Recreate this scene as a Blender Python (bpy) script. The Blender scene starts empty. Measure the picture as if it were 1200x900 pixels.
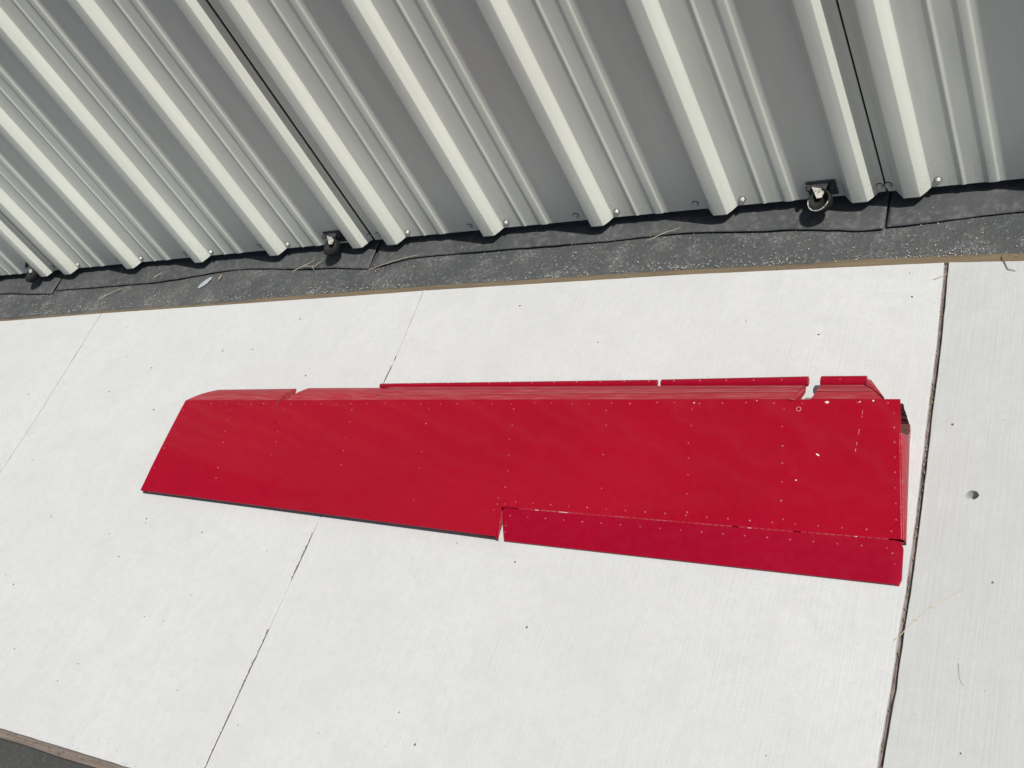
import bpy, bmesh, math, random
from mathutils import Vector, Matrix, noise
random.seed(11)
SC = bpy.context.scene
COL = SC.collection

# ------------------------------------------------------------------ camera
cam_d = bpy.data.cameras.new('camera')
cam_d.sensor_fit = 'HORIZONTAL'; cam_d.sensor_width = 36.0; cam_d.lens = 39.5126
cam_d.clip_start = 0.02; cam_d.clip_end = 1000.0
cam = bpy.data.objects.new('camera', cam_d); COL.objects.link(cam)
R = Matrix(((0.849499, 0.006833, 0.527546), (0.325159, 0.780658, -0.533709), (-0.41548, 0.624921, 0.660946)))
cam.matrix_world = Matrix.Translation((0.67764, -1.79227, 1.6344)) @ R.to_4x4()
SC.camera = cam

# ------------------------------------------------------------------ light
SUN_EL = math.radians(57.0)
SUN_AZ = math.radians(-12.3)          # from +X towards -Y (in front of the wall)
sdir = Vector((math.cos(SUN_EL)*math.cos(SUN_AZ), math.cos(SUN_EL)*math.sin(SUN_AZ), math.sin(SUN_EL)))
world = bpy.data.worlds.new('World'); SC.world = world; world.use_nodes = True
wn = world.node_tree.nodes; wl = world.node_tree.links
bg = wn['Background']; sky = wn.new('ShaderNodeTexSky')
sky.sky_type = 'NISHITA'; sky.sun_disc = False
sky.sun_elevation = SUN_EL; sky.sun_rotation = math.atan2(sdir.x, sdir.y)
sky.air_density = 1.0; sky.dust_density = 3.0; sky.ozone_density = .6
wl.new(sky.outputs[0], bg.inputs[0]); bg.inputs[1].default_value = 0.06
sun_d = bpy.data.lights.new('sun', 'SUN'); sun_d.energy = 4.5; sun_d.angle = math.radians(0.53)
sun_d.color = (1.0, 0.968, 0.918)
sun = bpy.data.objects.new('sun', sun_d); COL.objects.link(sun)
sun.rotation_euler = sdir.to_track_quat('Z', 'Y').to_euler(); sun.location = sdir*20
SC.view_settings.view_transform = 'Standard'; SC.view_settings.look = 'None'
SC.view_settings.exposure = 0.36; SC.view_settings.gamma = 1.0
SC.view_settings.use_curve_mapping = False

# ------------------------------------------------------------------ materials
class NT:
    def __init__(s, name):
        s.m = bpy.data.materials.new(name); s.m.use_nodes = True
        s.t = s.m.node_tree; s.n = s.t.nodes; s.l = s.t.links
        s.b = s.n['Principled BSDF']
        s.tc = s.n.new('ShaderNodeTexCoord'); s.src = s.tc.outputs['Object']
    def mp(s, scale=(1, 1, 1), loc=(0, 0, 0), src=None):
        m = s.n.new('ShaderNodeMapping'); m.inputs['Scale'].default_value = scale; m.inputs['Location'].default_value = loc
        s.l.new(src or s.src, m.inputs[0]); return m.outputs[0]
    def noise(s, scale, detail=3, rough=.55, vec=None, dist=0):
        k = s.n.new('ShaderNodeTexNoise'); k.inputs['Scale'].default_value = scale
        k.inputs['Detail'].default_value = detail; k.inputs['Roughness'].default_value = rough
        k.inputs['Distortion'].default_value = dist
        s.l.new(vec or s.src, k.inputs['Vector']); return k.outputs['Fac']
    def vor(s, scale, vec=None, feat='F1', out='Distance'):
        k = s.n.new('ShaderNodeTexVoronoi'); k.inputs['Scale'].default_value = scale; k.feature = feat
        s.l.new(vec or s.src, k.inputs['Vector']); return k.outputs[out]
    def ramp(s, fac, stops):
        k = s.n.new('ShaderNodeValToRGB'); e = k.color_ramp.elements
        while len(e) < len(stops): e.new(.5)
        for x, (p, c) in zip(e, stops):
            x.position = p; x.color = (c if len(c) == 4 else (*c, 1)) if not isinstance(c, (int, float)) else (c, c, c, 1)
        s.l.new(fac, k.inputs[0]); return k.outputs[0]
    def mix(s, fac, a, b, mode='MIX'):
        k = s.n.new('ShaderNodeMix'); k.data_type = 'RGBA'; k.blend_type = mode
        for sock, v in ((k.inputs[0], fac), (k.inputs[6], a), (k.inputs[7], b)):
            if hasattr(v, 'links') or isinstance(v, bpy.types.NodeSocket): s.l.new(v, sock)
            elif isinstance(v, (int, float)): sock.default_value = v
            else: sock.default_value = (*v, 1)
        return k.outputs[2]
    def math(s, op, a, b=0.0):
        k = s.n.new('ShaderNodeMath'); k.operation = op
        for i, v in enumerate((a, b)):
            if isinstance(v, bpy.types.NodeSocket): s.l.new(v, k.inputs[i])
            else: k.inputs[i].default_value = v
        return k.outputs[0]
    def bump(s, h, strength=.3, dist=.002, prev=None):
        k = s.n.new('ShaderNodeBump'); k.inputs['Strength'].default_value = strength; k.inputs['Distance'].default_value = dist
        s.l.new(h, k.inputs['Height'])
        if prev is not None: s.l.new(prev, k.inputs['Normal'])
        return k.outputs[0]
    def set(s, color=None, rough=None, normal=None, **kw):
        def put(name, v):
            i = s.b.inputs[name]
            if isinstance(v, bpy.types.NodeSocket): s.l.new(v, i)
            elif isinstance(v, (int, float)): i.default_value = v
            else: i.default_value = (*v, 1)
        if color is not None: put('Base Color', color)
        if rough is not None: put('Roughness', rough)
        if normal is not None: s.l.new(normal, s.b.inputs['Normal'])
        for k, v in kw.items(): put(k, v)
        return s.m

def mat_concrete(name, base, streak):
    s = NT(name)
    big = s.noise(2.1, 5, .62)
    med = s.noise(13, 4, .6, dist=.6)
    fine = s.noise(230, 4, .75)
    broom = s.noise(1.0, 2, .6, vec=s.mp((230, 6, 1)))
    col = s.mix(s.ramp(big, [(.35, 0), (.7, 1)]), [c*.955 for c in base], [c*1.03 for c in base])
    col = s.mix(s.math('MULTIPLY', s.ramp(med, [(.45, 0), (.72, 1)]), .68), col, [base[0]*.90, base[1]*.90, base[2]*.895])
    col = s.mix(s.ramp(s.noise(24, 3, .6, vec=s.mp(loc=(3, 7, 0))), [(.68, 0), (.8, .22)]), col, [base[0]*.82, base[1]*.82, base[2]*.81])
    col = s.mix(s.math('MULTIPLY', s.ramp(broom, [(.35, 0), (.75, 1)]), streak), col, [c*.82 for c in base])
    col = s.mix(s.ramp(fine, [(.52, 0), (.72, .42)]), col, [c*.74 for c in base])
    col = s.mix(s.ramp(s.noise(95, 3, .7, vec=s.mp(loc=(9, 3, 0))), [(.64, 0), (.72, .35)]), col, [c*.70 for c in base])
    gr = s.noise(52, 5, .7, vec=s.mp(loc=(2, 5, 0)))
    col = s.mix(s.ramp(gr, [(.42, 0), (.66, 1)]), col, s.mix(.5, col, [c*.87 for c in base]))
    col = s.mix(s.ramp(s.noise(140, 2, .6, vec=s.mp(loc=(7, 1, 0))), [(.66, 0), (.74, .5)]), col, [min(1, c*1.12) for c in base])
    n = s.bump(broom, .5, .0011)
    n = s.bump(fine, .3, .0006, n)
    n = s.bump(med, .3, .0012, n)
    return s.set(col, .92, n)
M = {}
M['concrete'] = mat_concrete('pale_concrete', (.418, .425, .425), .07)
M['concrete_grey'] = mat_concrete('broomed_concrete', (.368, .376, .374), .45)

def mk_paint(name, base):
    s = NT(name)
    a = s.noise(3.0, 3, .5, vec=s.mp((9, 9, 1.2)))
    col = s.mix(s.ramp(a, [(.3, 0), (.7, 1)]), [c*.95 for c in base], [c*1.03 for c in base])
    d = s.noise(40, 4, .6, vec=s.mp((3, 3, .35)))
    col = s.mix(s.ramp(d, [(.6, 0), (.85, .22)]), col, (.34, .33, .29))
    sx = s.n.new('ShaderNodeSeparateXYZ'); s.l.new(s.src, sx.inputs[0])
    low = s.ramp(sx.outputs['Z'], [(.03, 1), (.16, 0)])
    sp = s.ramp(s.noise(120, 4, .7), [(.5, 0), (.66, 1)])
    col = s.mix(s.math('MULTIPLY', s.math('MULTIPLY', low, sp), .4), col, (.30, .28, .24))
    run = s.ramp(s.noise(1.0, 3, .6, vec=s.mp((75, 75, .8))), [(.58, 0), (.8, .22)])
    col = s.mix(run, col, (.40, .39, .34))
    n = s.bump(s.noise(1.0, 2, .5, vec=s.mp((34, 34, 5))), .3, .0016)
    n = s.bump(s.noise(1.0, 2, .5, vec=s.mp((8, 8, 1.6))), .5, .010, n)
    n = s.bump(s.noise(900, 1, .5), .05, .0003, n)
    return s.set(col, s.ramp(a, [(.2, .46), (.8, .56)]), n, **{'Specular IOR Level': .12})
M['paint'] = mk_paint('grey_beige_door_paint', (.515, .535, .482))

s = NT('dark_steel'); M['steel_dark'] = s.set(s.mix(s.noise(30, 3), (.02, .022, .024), (.045, .048, .05)), .6)
s = NT('galvanised_screw'); M['screw'] = s.set(s.mix(s.noise(200, 2), (.38, .38, .36), (.62, .62, .6)), .45, Metallic=.4)

s = NT('black_rubber_sheet')
a = s.noise(5, 4, .6); b_ = s.noise(60, 4, .65)
col = s.mix(s.ramp(a, [(.35, 0), (.7, 1)]), (.044, .0475, .049), (.066, .069, .070))
col = s.mix(s.ramp(b_, [(.48, 0), (.78, .6)]), col, (.15, .147, .138))
M['rubber_sheet'] = s.set(col, .6, s.bump(b_, .25, .0015), **{'Specular IOR Level': .2})

s = NT('black_rubber')
M['rubber'] = s.set(s.mix(s.noise(80, 3), (.007, .0075, .0075), (.018, .019, .018)), .65, s.bump(s.noise(160, 2), .2, .001), **{'Specular IOR Level': .15})
s = NT('worn_rim'); M['rim'] = s.set(s.mix(s.ramp(s.noise(120, 3), [(.4, 0), (.6, 1)]), (.12, .12, .11), (.55, .55, .5)), .6)
s = NT('galvanised_plate'); M['galv'] = s.set(s.mix(s.ramp(s.noise(130, 4, .7), [(.35, 0), (.6, 1)]), (.14, .13, .105), (.44, .43, .375)), .6, Metallic=.1)

s = NT('asphalt')
v = s.vor(190, out='Color'); sp = s.n.new('ShaderNodeSeparateColor'); s.l.new(v, sp.inputs[0])
cell = sp.outputs[0]
n1 = s.noise(6, 4, .6); n2 = s.noise(420, 2, .6)
col = s.mix(s.ramp(n1, [(.35, 0), (.7, 1)]), (.040, .0445, .0465), (.058, .0615, .0615))
col = s.mix(s.ramp(cell, [(.86, 0), (.98, .6)]), col, (.125, .13, .125))
col = s.mix(s.math('MULTIPLY', s.ramp(s.noise(11, 4, .65, vec=s.mp(loc=(1, 8, 0))), [(.5, 0), (.7, 1)]), s.ramp(s.noise(160, 4, .75), [(.45, 0), (.7, .75)])), col, (.27, .275, .265))
col = s.mix(s.ramp(s.noise(17, 4, .6, vec=s.mp(loc=(4, 1, 0))), [(.55, 0), (.75, .5)]), col, (.085, .072, .055))
n = s.bump(s.vor(190), .8, .002); n = s.bump(n2, .4, .001, n)
M['asphalt'] = s.set(col, .9, n)
s = NT('old_asphalt')
n1 = s.noise(9, 5, .65); n2 = s.noise(150, 3, .65)
col = s.mix(s.ramp(n1, [(.35, 0), (.7, 1)]), (.029, .031, .0295), (.040, .039, .038))
col = s.mix(s.ramp(n2, [(.5, 0), (.75, .6)]), col, (.075, .076, .073))
col = s.mix(s.ramp(s.noise(150, 3, .65, vec=s.mp(loc=(5, 2, 0))), [(.58, 0), (.72, .6)]), col, (.02, .021, .02))
M['old_asphalt'] = s.set(col, .92, s.bump(n2, .7, .003))
s = NT('grey_board')
g = s.noise(1.0, 4, .65, vec=s.mp((5, 130, 40)))
col = s.mix(s.ramp(g, [(.3, 0), (.7, 1)]), (.10, .080, .066), (.165, .134, .112))
col = s.mix(s.ramp(s.noise(70, 4, .6), [(.58, 0), (.68, .8)]), col, (.06, .045, .035))
M['grey_board'] = s.set(col, .9, s.bump(g, .5, .0015))

s = NT('weathered_board')
g = s.noise(1.0, 4, .65, vec=s.mp((5, 130, 40)))
h = s.noise(7, 4, .6)
col = s.mix(s.ramp(g, [(.3, 0), (.7, 1)]), (.072, .052, .032), (.142, .105, .066))
col = s.mix(s.ramp(h, [(.4, 0), (.7, .6)]), col, (.13, .105, .055))
M['board'] = s.set(col, .85, s.bump(g, .5, .0015))

s = NT('joint_mortar'); M['mortar'] = s.set(s.mix(s.ramp(s.noise(9, 4, .7), [(.42, 0), (.62, 1)]), (.2, .195, .185), (.34, .34, .33)), .95)
s = NT('joint_dirt'); M['dirt'] = s.set(s.mix(s.ramp(s.noise(14, 4, .7), [(.38, 0), (.62, 1)]), (.075, .07, .062), (.17, .165, .155)), .95)
s = NT('joint_fibre')
f1 = s.noise(1.0, 4, .7, vec=s.mp((160, 26, 50)))
f2 = s.noise(21, 3, .6)
col = s.mix(s.ramp(f1, [(.35, 0), (.65, 1)]), (.04, .033, .032), (.22, .175, .17))
col = s.mix(s.ramp(f2, [(.5, 0), (.72, .7)]), col, (.05, .04, .036))
M['fibre'] = s.set(col, .95, s.bump(f1, .8, .003))

def mk_red(name, base, dust, rough, spec=.07, coat=.27, streaky=False):
    s = NT(name)
    a = s.noise(4, 4, .55); c = s.noise(1.0, 4, .65, vec=s.mp((16, 160, 160))) if streaky else s.noise(55, 4, .65)
    col = s.mix(s.ramp(a, [(.3, 0), (.7, 1)]), [base[0]*.94, base[1]*.9, base[2]*.9], [base[0]*1.04, base[1], base[2]])
    col = s.mix(s.math('MULTIPLY', s.ramp(c, [(.45, 0), (.8, 1)]), dust), col, (.36, .25, .23))
    scr = s.noise(1.0, 3, .7, vec=s.mp((14, 260, 60)))
    col = s.mix(s.math('MULTIPLY', s.ramp(scr, [(.62, 0), (.78, 1)]), dust*.7), col, (.42, .3, .28))
    r = s.ramp(c, [(.35, rough), (.8, rough+.12)])
    n = s.bump(s.noise(16, 2, .5), .10, .0022)
    return s.set(col, r, n, **{'Coat Weight': coat, 'Coat Roughness': .085, 'Specular IOR Level': spec})
M['red'] = mk_red('red_aircraft_paint', (.228, .0013, .0118), .008, .3)
M['red_tab'] = mk_red('shaded_red_tab_paint', (.210, .0013, .0130), .010, .3)  # same red, darkened for the drooped tab's angle to the light
M['red_dull'] = mk_red('dull_chalky_red_paint', (.262, .012, .026), .30, .5, .35, .05, True)
s = NT('bare_aluminium'); M['alu'] = s.set(s.mix(s.noise(150, 3), (.55, .52, .48), (.82, .8, .76)), .4, Metallic=.4)
s = NT('pale_dot_and_chip'); M['chip'] = s.set(s.mix(s.noise(260, 2), (.36, .10, .11), (.62, .38, .37)), .6)
s = NT('worn_red_edge'); M['worn_red'] = s.set(s.mix(s.noise(200, 2), (.32, .06, .065), (.5, .26, .25)), .6)
s = NT('darkened_primer_interior'); M['primer'] = s.set(s.mix(s.noise(60, 3), (.03, .012, .010), (.12, .035, .03)), .85)  # primer colour darkened to carry the shade inside the hollow end
s = NT('grey_bracket_paint'); M['grey'] = s.set(s.mix(s.noise(80, 3), (.13, .14, .14), (.19, .2, .2)), .6)
s = NT('dry_straw'); M['straw'] = s.set(s.mix(s.noise(90, 3), (.30, .245, .16), (.50, .44, .33)), .85)
s = NT('dark_twig'); M['twig'] = s.set(s.mix(s.noise(90, 3), (.05, .047, .04), (.15, .138, .115)), .9)
s = NT('dark_seed'); M['seed'] = s.set(s.mix(s.noise(60, 1), (.045, .038, .03), (.13, .112, .095)), .9)
s = NT('pale_gravel'); M['gravel'] = s.set(s.mix(s.noise(45, 2), (.16, .16, .15), (.5, .49, .45)), .9)
s = NT('chalky_dropping'); M['dropping'] = s.set(s.mix(s.noise(130, 4, .7), (.12, .14, .15), (.42, .45, .48)), .9)
s = NT('leaf_litter'); M['leaf'] = s.set(s.mix(s.noise(60, 2), (.07, .045, .028), (.27, .19, .125)), .9)

# ------------------------------------------------------------------ helpers
def link(o, parent=None):
    COL.objects.link(o)
    if parent is not None:
        o.parent = parent
    return o
def world_off(parent):
    v = Vector((0, 0, 0))
    while parent is not None:
        v += parent.location; parent = parent.parent
    return v
# plan coordinates of everything lying on the slabs were taken on a sheet a little askew to the wall: square them up
PLAN = True
def plan(x, y): return .9935*x - .0241*y - .0310, -.0016*x + 1.0035*y - .0096
def mesh_obj(name, bm, mat, parent=None, smooth=False, origin=None):
    """bm is in world coordinates; becomes ONE mesh object, local to its parent"""
    off = world_off(parent)
    if PLAN:
        for v in bm.verts: v.co.x, v.co.y = plan(v.co.x, v.co.y)
        if origin is not None: origin = (*plan(origin[0], origin[1]), origin[2])
    loc = Vector(origin) - off if origin is not None else Vector((0, 0, 0))
    for v in bm.verts: v.co -= (off + loc)
    bmesh.ops.recalc_face_normals(bm, faces=bm.faces)
    me = bpy.data.meshes.new(name); bm.to_mesh(me); bm.free()
    for m in (mat if isinstance(mat, (list, tuple)) else [mat]): me.materials.append(m)
    if smooth:
        for p in me.polygons: p.use_smooth = True
    o = bpy.data.objects.new(name, me); o.location = loc
    return link(o, parent)
def tag(o, label=None, cat=None, group=None, kind=None):
    if label: o['label'] = label
    if cat: o['category'] = cat
    if group: o['group'] = group
    if kind: o['kind'] = kind
    return o
def empty(name, loc):
    o = bpy.data.objects.new(name, None); o.location = loc; o.empty_display_size = .1
    return link(o)
def auto_smooth(o, ang=35):
    me = o.data
    for p in me.polygons: p.use_smooth = True
    try: me.set_sharp_from_angle(angle=math.radians(ang))
    except Exception: pass
def box(bm, x0, x1, y0, y1, z0, z1, bevel=0):
    r = bmesh.ops.create_cube(bm, size=1)['verts']
    for v in r:
        v.co = Vector((x0 if v.co.x < 0 else x1, y0 if v.co.y < 0 else y1, z0 if v.co.z < 0 else z1))
    if bevel:
        es = list({e for v in r for e in v.link_edges})
        bmesh.ops.bevel(bm, geom=es, offset=bevel, segments=2, affect='EDGES', profile=.6)
def tube(bm, pts, rad, n=8, caps=True):
    pts = [Vector(p) for p in pts]
    rad = rad if isinstance(rad, (list, tuple)) else [rad]*len(pts)
    rings = []
    for i, p in enumerate(pts):
        d = (pts[min(i+1, len(pts)-1)] - pts[max(i-1, 0)]).normalized()
        a = d.cross(Vector((0, 0, 1)))
        if a.length < 1e-4: a = d.cross(Vector((0, 1, 0)))
        a.normalize(); b = a.cross(d).normalized()
        rings.append([bm.verts.new(p + (a*math.cos(t*2*math.pi/n) + b*math.sin(t*2*math.pi/n))*rad[i]) for t in range(n)])
    for r0, r1 in zip(rings, rings[1:]):
        for k in range(n): bm.faces.new((r0[k], r0[(k+1) % n], r1[(k+1) % n], r1[k]))
    if caps:
        bm.faces.new(rings[0]); bm.faces.new(rings[-1][::-1])
def fillet(pts, r, seg=3):
    out = [Vector(pts[0])]
    for a, b, c in zip(pts, pts[1:], pts[2:]):
        a, b, c = Vector(a), Vector(b), Vector(c)
        u = (a-b); w = (c-b); k = min(r, u.length*.45, w.length*.45)
        p, q = b + u.normalized()*k, b + w.normalized()*k
        for i in range(seg+1):
            t = i/seg
            out.append(p*(1-t)**2 + b*2*t*(1-t) + q*t*t)
    out.append(Vector(pts[-1])); return out
def sheet(bm, grid, thick=None, open_at=None):
    """grid[i][j] of world points -> faces; thick: vector offset for a second skin with closed rim"""
    def skin(off):
        vs = [[bm.verts.new(Vector(p) + off) for p in row] for row in grid]
        for i in range(len(vs)-1):
            for j in range(len(vs[0])-1):
                bm.faces.new((vs[i][j], vs[i][j+1], vs[i+1][j+1], vs[i+1][j]))
        return vs
    A = skin(Vector((0, 0, 0)))
    if thick is not None:
        Bk = skin(Vector(thick))
        n, m = len(A), len(A[0])
        rim = [(i, 0) for i in range(n)] + [(n-1, j) for j in range(1, m)] + [(i, m-1) for i in range(n-2, -1, -1)] + [(0, j) for j in range(m-2, 0, -1)]
        for (a, b) in zip(rim, rim[1:]+rim[:1]):
            if open_at is not None and a[0] == b[0] == open_at % n: continue
            bm.faces.new((A[a[0]][a[1]], A[b[0]][b[1]], Bk[b[0]][b[1]], Bk[a[0]][a[1]]))
    return A

# ------------------------------------------------------------------ the setting
ZG = -0.022
bm = bmesh.new()
N = 40
def axis(c, near, far):
    return sorted({round(c + s*(near*i/12 if i <= 12 else near*(far/near)**((i-12)/12)), 4) for i in range(25) for s in (-1, 1)})
sheet(bm, [[(x, y, ZG) for y in axis(-1, 4, 400)] for x in axis(-.5, 6, 400)])
tag(mesh_obj('ground', bm, M['old_asphalt']), kind='structure')

# strip of asphalt between the door and the slabs, slightly uneven
bm = bmesh.new()
xs = [-4.2 + i*.02 for i in range(301)]; ys = [-.1655 + .012*j for j in range(26)]
sheet(bm, [[(x, y, -.0045 + .0022*noise.noise((x*9, y*14, 0)) + .0014*noise.noise((x*40, y*40, 3))) for y in ys] for x in xs])
tag(mesh_obj('asphalt_strip', bm, M['asphalt'], smooth=True), kind='structure')

def edge_y(x):      # wall-side edge of the slabs
    P = [(-6, -.197), (-2.73, -.180), (-2.2, -.1705), (-1.25, -.1618), (-.97, -.158), (-.28, -.1576), (.274, -.1685), (.41, -.176), (4.5, -.23)]
    for (a, u), (b, w) in zip(P, P[1:]):
        if x <= b: return u + (w-u)*(x-a)/(b-a)
    return P[-1][1]
def near_y(x):      # other edge of the slabs
    return -1.4186 + (x+1.6121)*(-.0263)

# expansion boards on both edges of the slab row
def board(y_of, w, side, name, mat='board'):
    bm = bmesh.new()
    xs = [-4.2 + i*.06 for i in range(102)]
    g = []
    for x in xs:
        y0 = y_of(x) + side*.0012; wv = w(x); k = .0015*noise.noise((x*7, side, 0))
        y1 = y0 + side*(wv + k)
        g.append([(x, y0, -.06), (x, y0, -.0035 + k*.6), (x, (y0+y1)/2, -.002 + k*.6), (x, y1, -.0035 + k*.6), (x, y1, -.06)])
    sheet(bm, g)
    return tag(mesh_obj(name, bm, M[mat]), kind='structure')
board(edge_y, lambda x: max(.010, min(.0215, .0165 + (.004 if x > 0 else .0) + (-.006 if x < -1.6 else 0))), 1, 'expansion_board')
board(near_y, lambda x: .0165, -1, 'expansion_board', 'grey_board')

# pavement: a bed with the slabs as its parts
bm = bmesh.new(); box(bm, -6, 4.4, -1.5, -.24, -.2, -.10)
pavement = tag(mesh_obj('pavement', bm, M['mortar']), kind='structure')

J1 = [(-2.2245, 0.3), (-2.2245, -.1728), (-2.1975, -.60), (-2.1965, -.7717), (-2.19, -1.6)]
J2 = [(-.986, .3), (-.986, -.1673), (-.9745, -.3881), (-.9755, -.4556), (-.9755, -.8399), (-.9692, -1.395), (-.968, -1.6)]
J3 = [(.273, .3), (.276, -.1709), (.2812, -.3728), (.2812, -.5332), (.2826, -.6585), (.2831, -.7755), (.2823, -.8853), (.2802, -.9511), (.2788, -1.0503), (.2745, -1.1575), (.262, -1.6)]
J0 = [(-3.46, .3), (-3.45, -1.6)]; J4 = [(1.54, .3), (1.54, -1.6)]
JL = [(-4.7, .3), (-4.7, -1.6)]; JR = [(2.8, .3), (2.8, -1.6)]
def jx(J, y):
    for (a, u), (b, w) in zip(J, J[1:]):
        if y >= w: return a + (b-a)*(y-u)/(w-u)
    return J[-1][0]
def slab(Ja, ga, Jb, gb, mat, hole=None, seed=0):
    n = 56
    def side(J, g, sgn):
        out = []
        # from wall edge to the near edge
        x = jx(J, -.17); y0 = edge_y(x); y1 = near_y(x)
        for i in range(n+1):
            y = y0 + (y1-y0)*i/n
            jag = .0011*noise.noise((y*30, seed + sgn*9, 1)) + .0006*noise.noise((y*110, seed + sgn*5, 2))
            out.append((jx(J, y) + sgn*g/2 + jag, y))
        return out
    L = side(Ja, ga, 1); Rr = side(Jb, gb, -1)
    top = [(L[0][0] + (Rr[0][0]-L[0][0])*i/40, 0) for i in range(1, 40)]
    top = [(x, edge_y(x) + .0008*noise.noise((x*40, seed, 5))) for x, _ in top]
    bot = [(Rr[-1][0] + (L[-1][0]-Rr[-1][0])*i/40, 0) for i in range(1, 40)]
    bot = [(x, near_y(x) + .0012*noise.noise((x*40, seed, 8))) for x, _ in bot]
    loop = L[::-1] + top + Rr + bot
    c = sum((Vector(p) for p in loop), Vector((0, 0)))/len(loop)
    def inset(p, d):
        i = loop.index(p); a = Vector(loop[i-1]); b = Vector(loop[(i+1) % len(loop)])
        t = (b-a).normalized(); nrm = Vector((t.y, -t.x))
        if nrm.dot(c-Vector(p)) < 0: nrm = -nrm
        return Vector(p) + nrm*d
    bm = bmesh.new()
    rings = []
    for d, z in ((0, -.09), (0, -.0030), (.0004, -.0006), (.0011, 0)):
        rings.append([bm.verts.new((*inset(p, d), z)) for p in loop])
    m = len(loop)
    for r0, r1 in zip(rings, rings[1:]):
        for k in range(m): bm.faces.new((r0[k], r0[(k+1) % m], r1[(k+1) % m], r1[k]))
    es = [bm.edges.get((rings[-1][k], rings[-1][(k+1) % m])) for k in range(m)]
    if hole:
        hx, hy, hr = hole; K = 18
        prof = [(1.05, 0), (1.0, -.0012), (.93, -.010), (.8, -.019), (.45, -.021)]
        hr_ = []
        for f, z in prof:
            hr_.append([bm.verts.new((hx + hr*f*math.cos(2*math.pi*k/K)*(1+.16*noise.noise((k*.9, 1.3, z*60))), hy + hr*f*.86*math.sin(2*math.pi*k/K)*(1+.16*noise.noise((k*.9, 5.3, z*60))), z)) for k in range(K)])
        for r0, r1 in zip(hr_, hr_[1:]):
            for k in range(K): bm.faces.new((r0[k], r0[(k+1) % K], r1[(k+1) % K], r1[k]))
        bm.faces.new(hr_[-1])
        es += [bm.edges.get((hr_[0][k], hr_[0][(k+1) % K])) for k in range(K)]
    bmesh.ops.triangle_fill(bm, edges=es, use_beauty=True)
    o = mesh_obj('slab', bm, mat, pavement)
    return o
slab(JL, .005, J0, .005, M['concrete'], seed=1)
slab(J0, .005, J1, .0054, M['concrete'], seed=2)
slab(J1, .0054, J2, .0030, M['concrete'], seed=3)
slab(J2, .0030, J3, .0086, M['concrete'], seed=4)
slab(J3, .0086, J4, .006, M['concrete_grey'], hole=(.3632, -.7001, .0105), seed=5)
slab(J4, .006, JR, .006, M['concrete_grey'], seed=6)
def filler(J, w, z, mat, seed):
    bm = bmesh.new(); g = []
    for i in range(161):
        y = edge_y(J[0][0]) + .004 + (near_y(J[0][0]) - edge_y(J[0][0]) - .006)*i/160
        x = jx(J, y)
        g.append([(x + w*(t-.5), y, z + .003*(w/.016)*noise.noise((y*60, t*3, seed)) + .002*(w/.016)*noise.noise((y*14, 0, seed))) for t in (0, .2, .4, .6, .8, 1)])
    sheet(bm, g)
    return mesh_obj('joint_filler', bm, mat, pavement, smooth=True)
filler(J0, .008, -.003, M['mortar'], 1); filler(J1, .009, -.0040, M['dirt'], 2); filler(J2, .006, -.0026, M['mortar'], 3)
filler(J3, .014, -.0085, M['fibre'], 4); filler(J4, .010, -.004, M['mortar'], 5)

# ------------------------------------------------------------------ hangar doors
PLAN = False
ZB = .035; DEP = .0258; PITCH = .3048; HT = 4.2
def profile(x0, xl, xr):
    P = [(xl, .018), (xl, 0)]
    for i in range(5):
        c = x0 + i*PITCH
        P += [(c-.0345, 0), (c-.0160, -DEP), (c+.0160, -DEP), (c+.0268, -DEP*.5), (c+.0345, 0)]
        if i < 4:
            b = c + .312*PITCH; P += [(b-.0050, 0), (b-.0015, -.0020), (b+.0020, -.0020), (b+.0065, 0)]
            b = c + .496*PITCH; P += [(b-.0125, 0), (b-.0085, -.0022), (b+.0080, -.0022), (b+.0120, 0)]
    P += [(xr, 0), (xr, .018)]
    return fillet(P, .0022, 2)
screw_me = None
def make_screw(mat):
    bm = bmesh.new()
    def cyl(r0, r1, y0, y1, n):
        a = [bm.verts.new((r0*math.cos(2*math.pi*k/n), y0, r0*math.sin(2*math.pi*k/n))) for k in range(n)]
        b = [bm.verts.new((r1*math.cos(2*math.pi*k/n), y1, r1*math.sin(2*math.pi*k/n))) for k in range(n)]
        for k in range(n): bm.faces.new((a[k], a[(k+1) % n], b[(k+1) % n], b[k]))
        bm.faces.new(b)
    cyl(.0078, .0076, 0, -.0008, 16); nb = len(bm.faces); cyl(.0066, .0060, -.0008, -.0022, 16); cyl(.0046, .0042, -.0022, -.0066, 6)  # black washer disc also stands for the shadow ring around the head
    bm.faces.index_update()
    for f_ in bm.faces: f_.material_index = 0 if f_.index >= nb else 1
    bmesh.ops.recalc_face_normals(bm, faces=bm.faces)
    me = bpy.data.meshes.new('screw'); bm.to_mesh(me); bm.free(); me.materials.append(M[mat]); me.materials.append(M['rubber'])
    return me
screw_me = make_screw('screw'); screw_painted = make_screw('paint')

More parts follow.
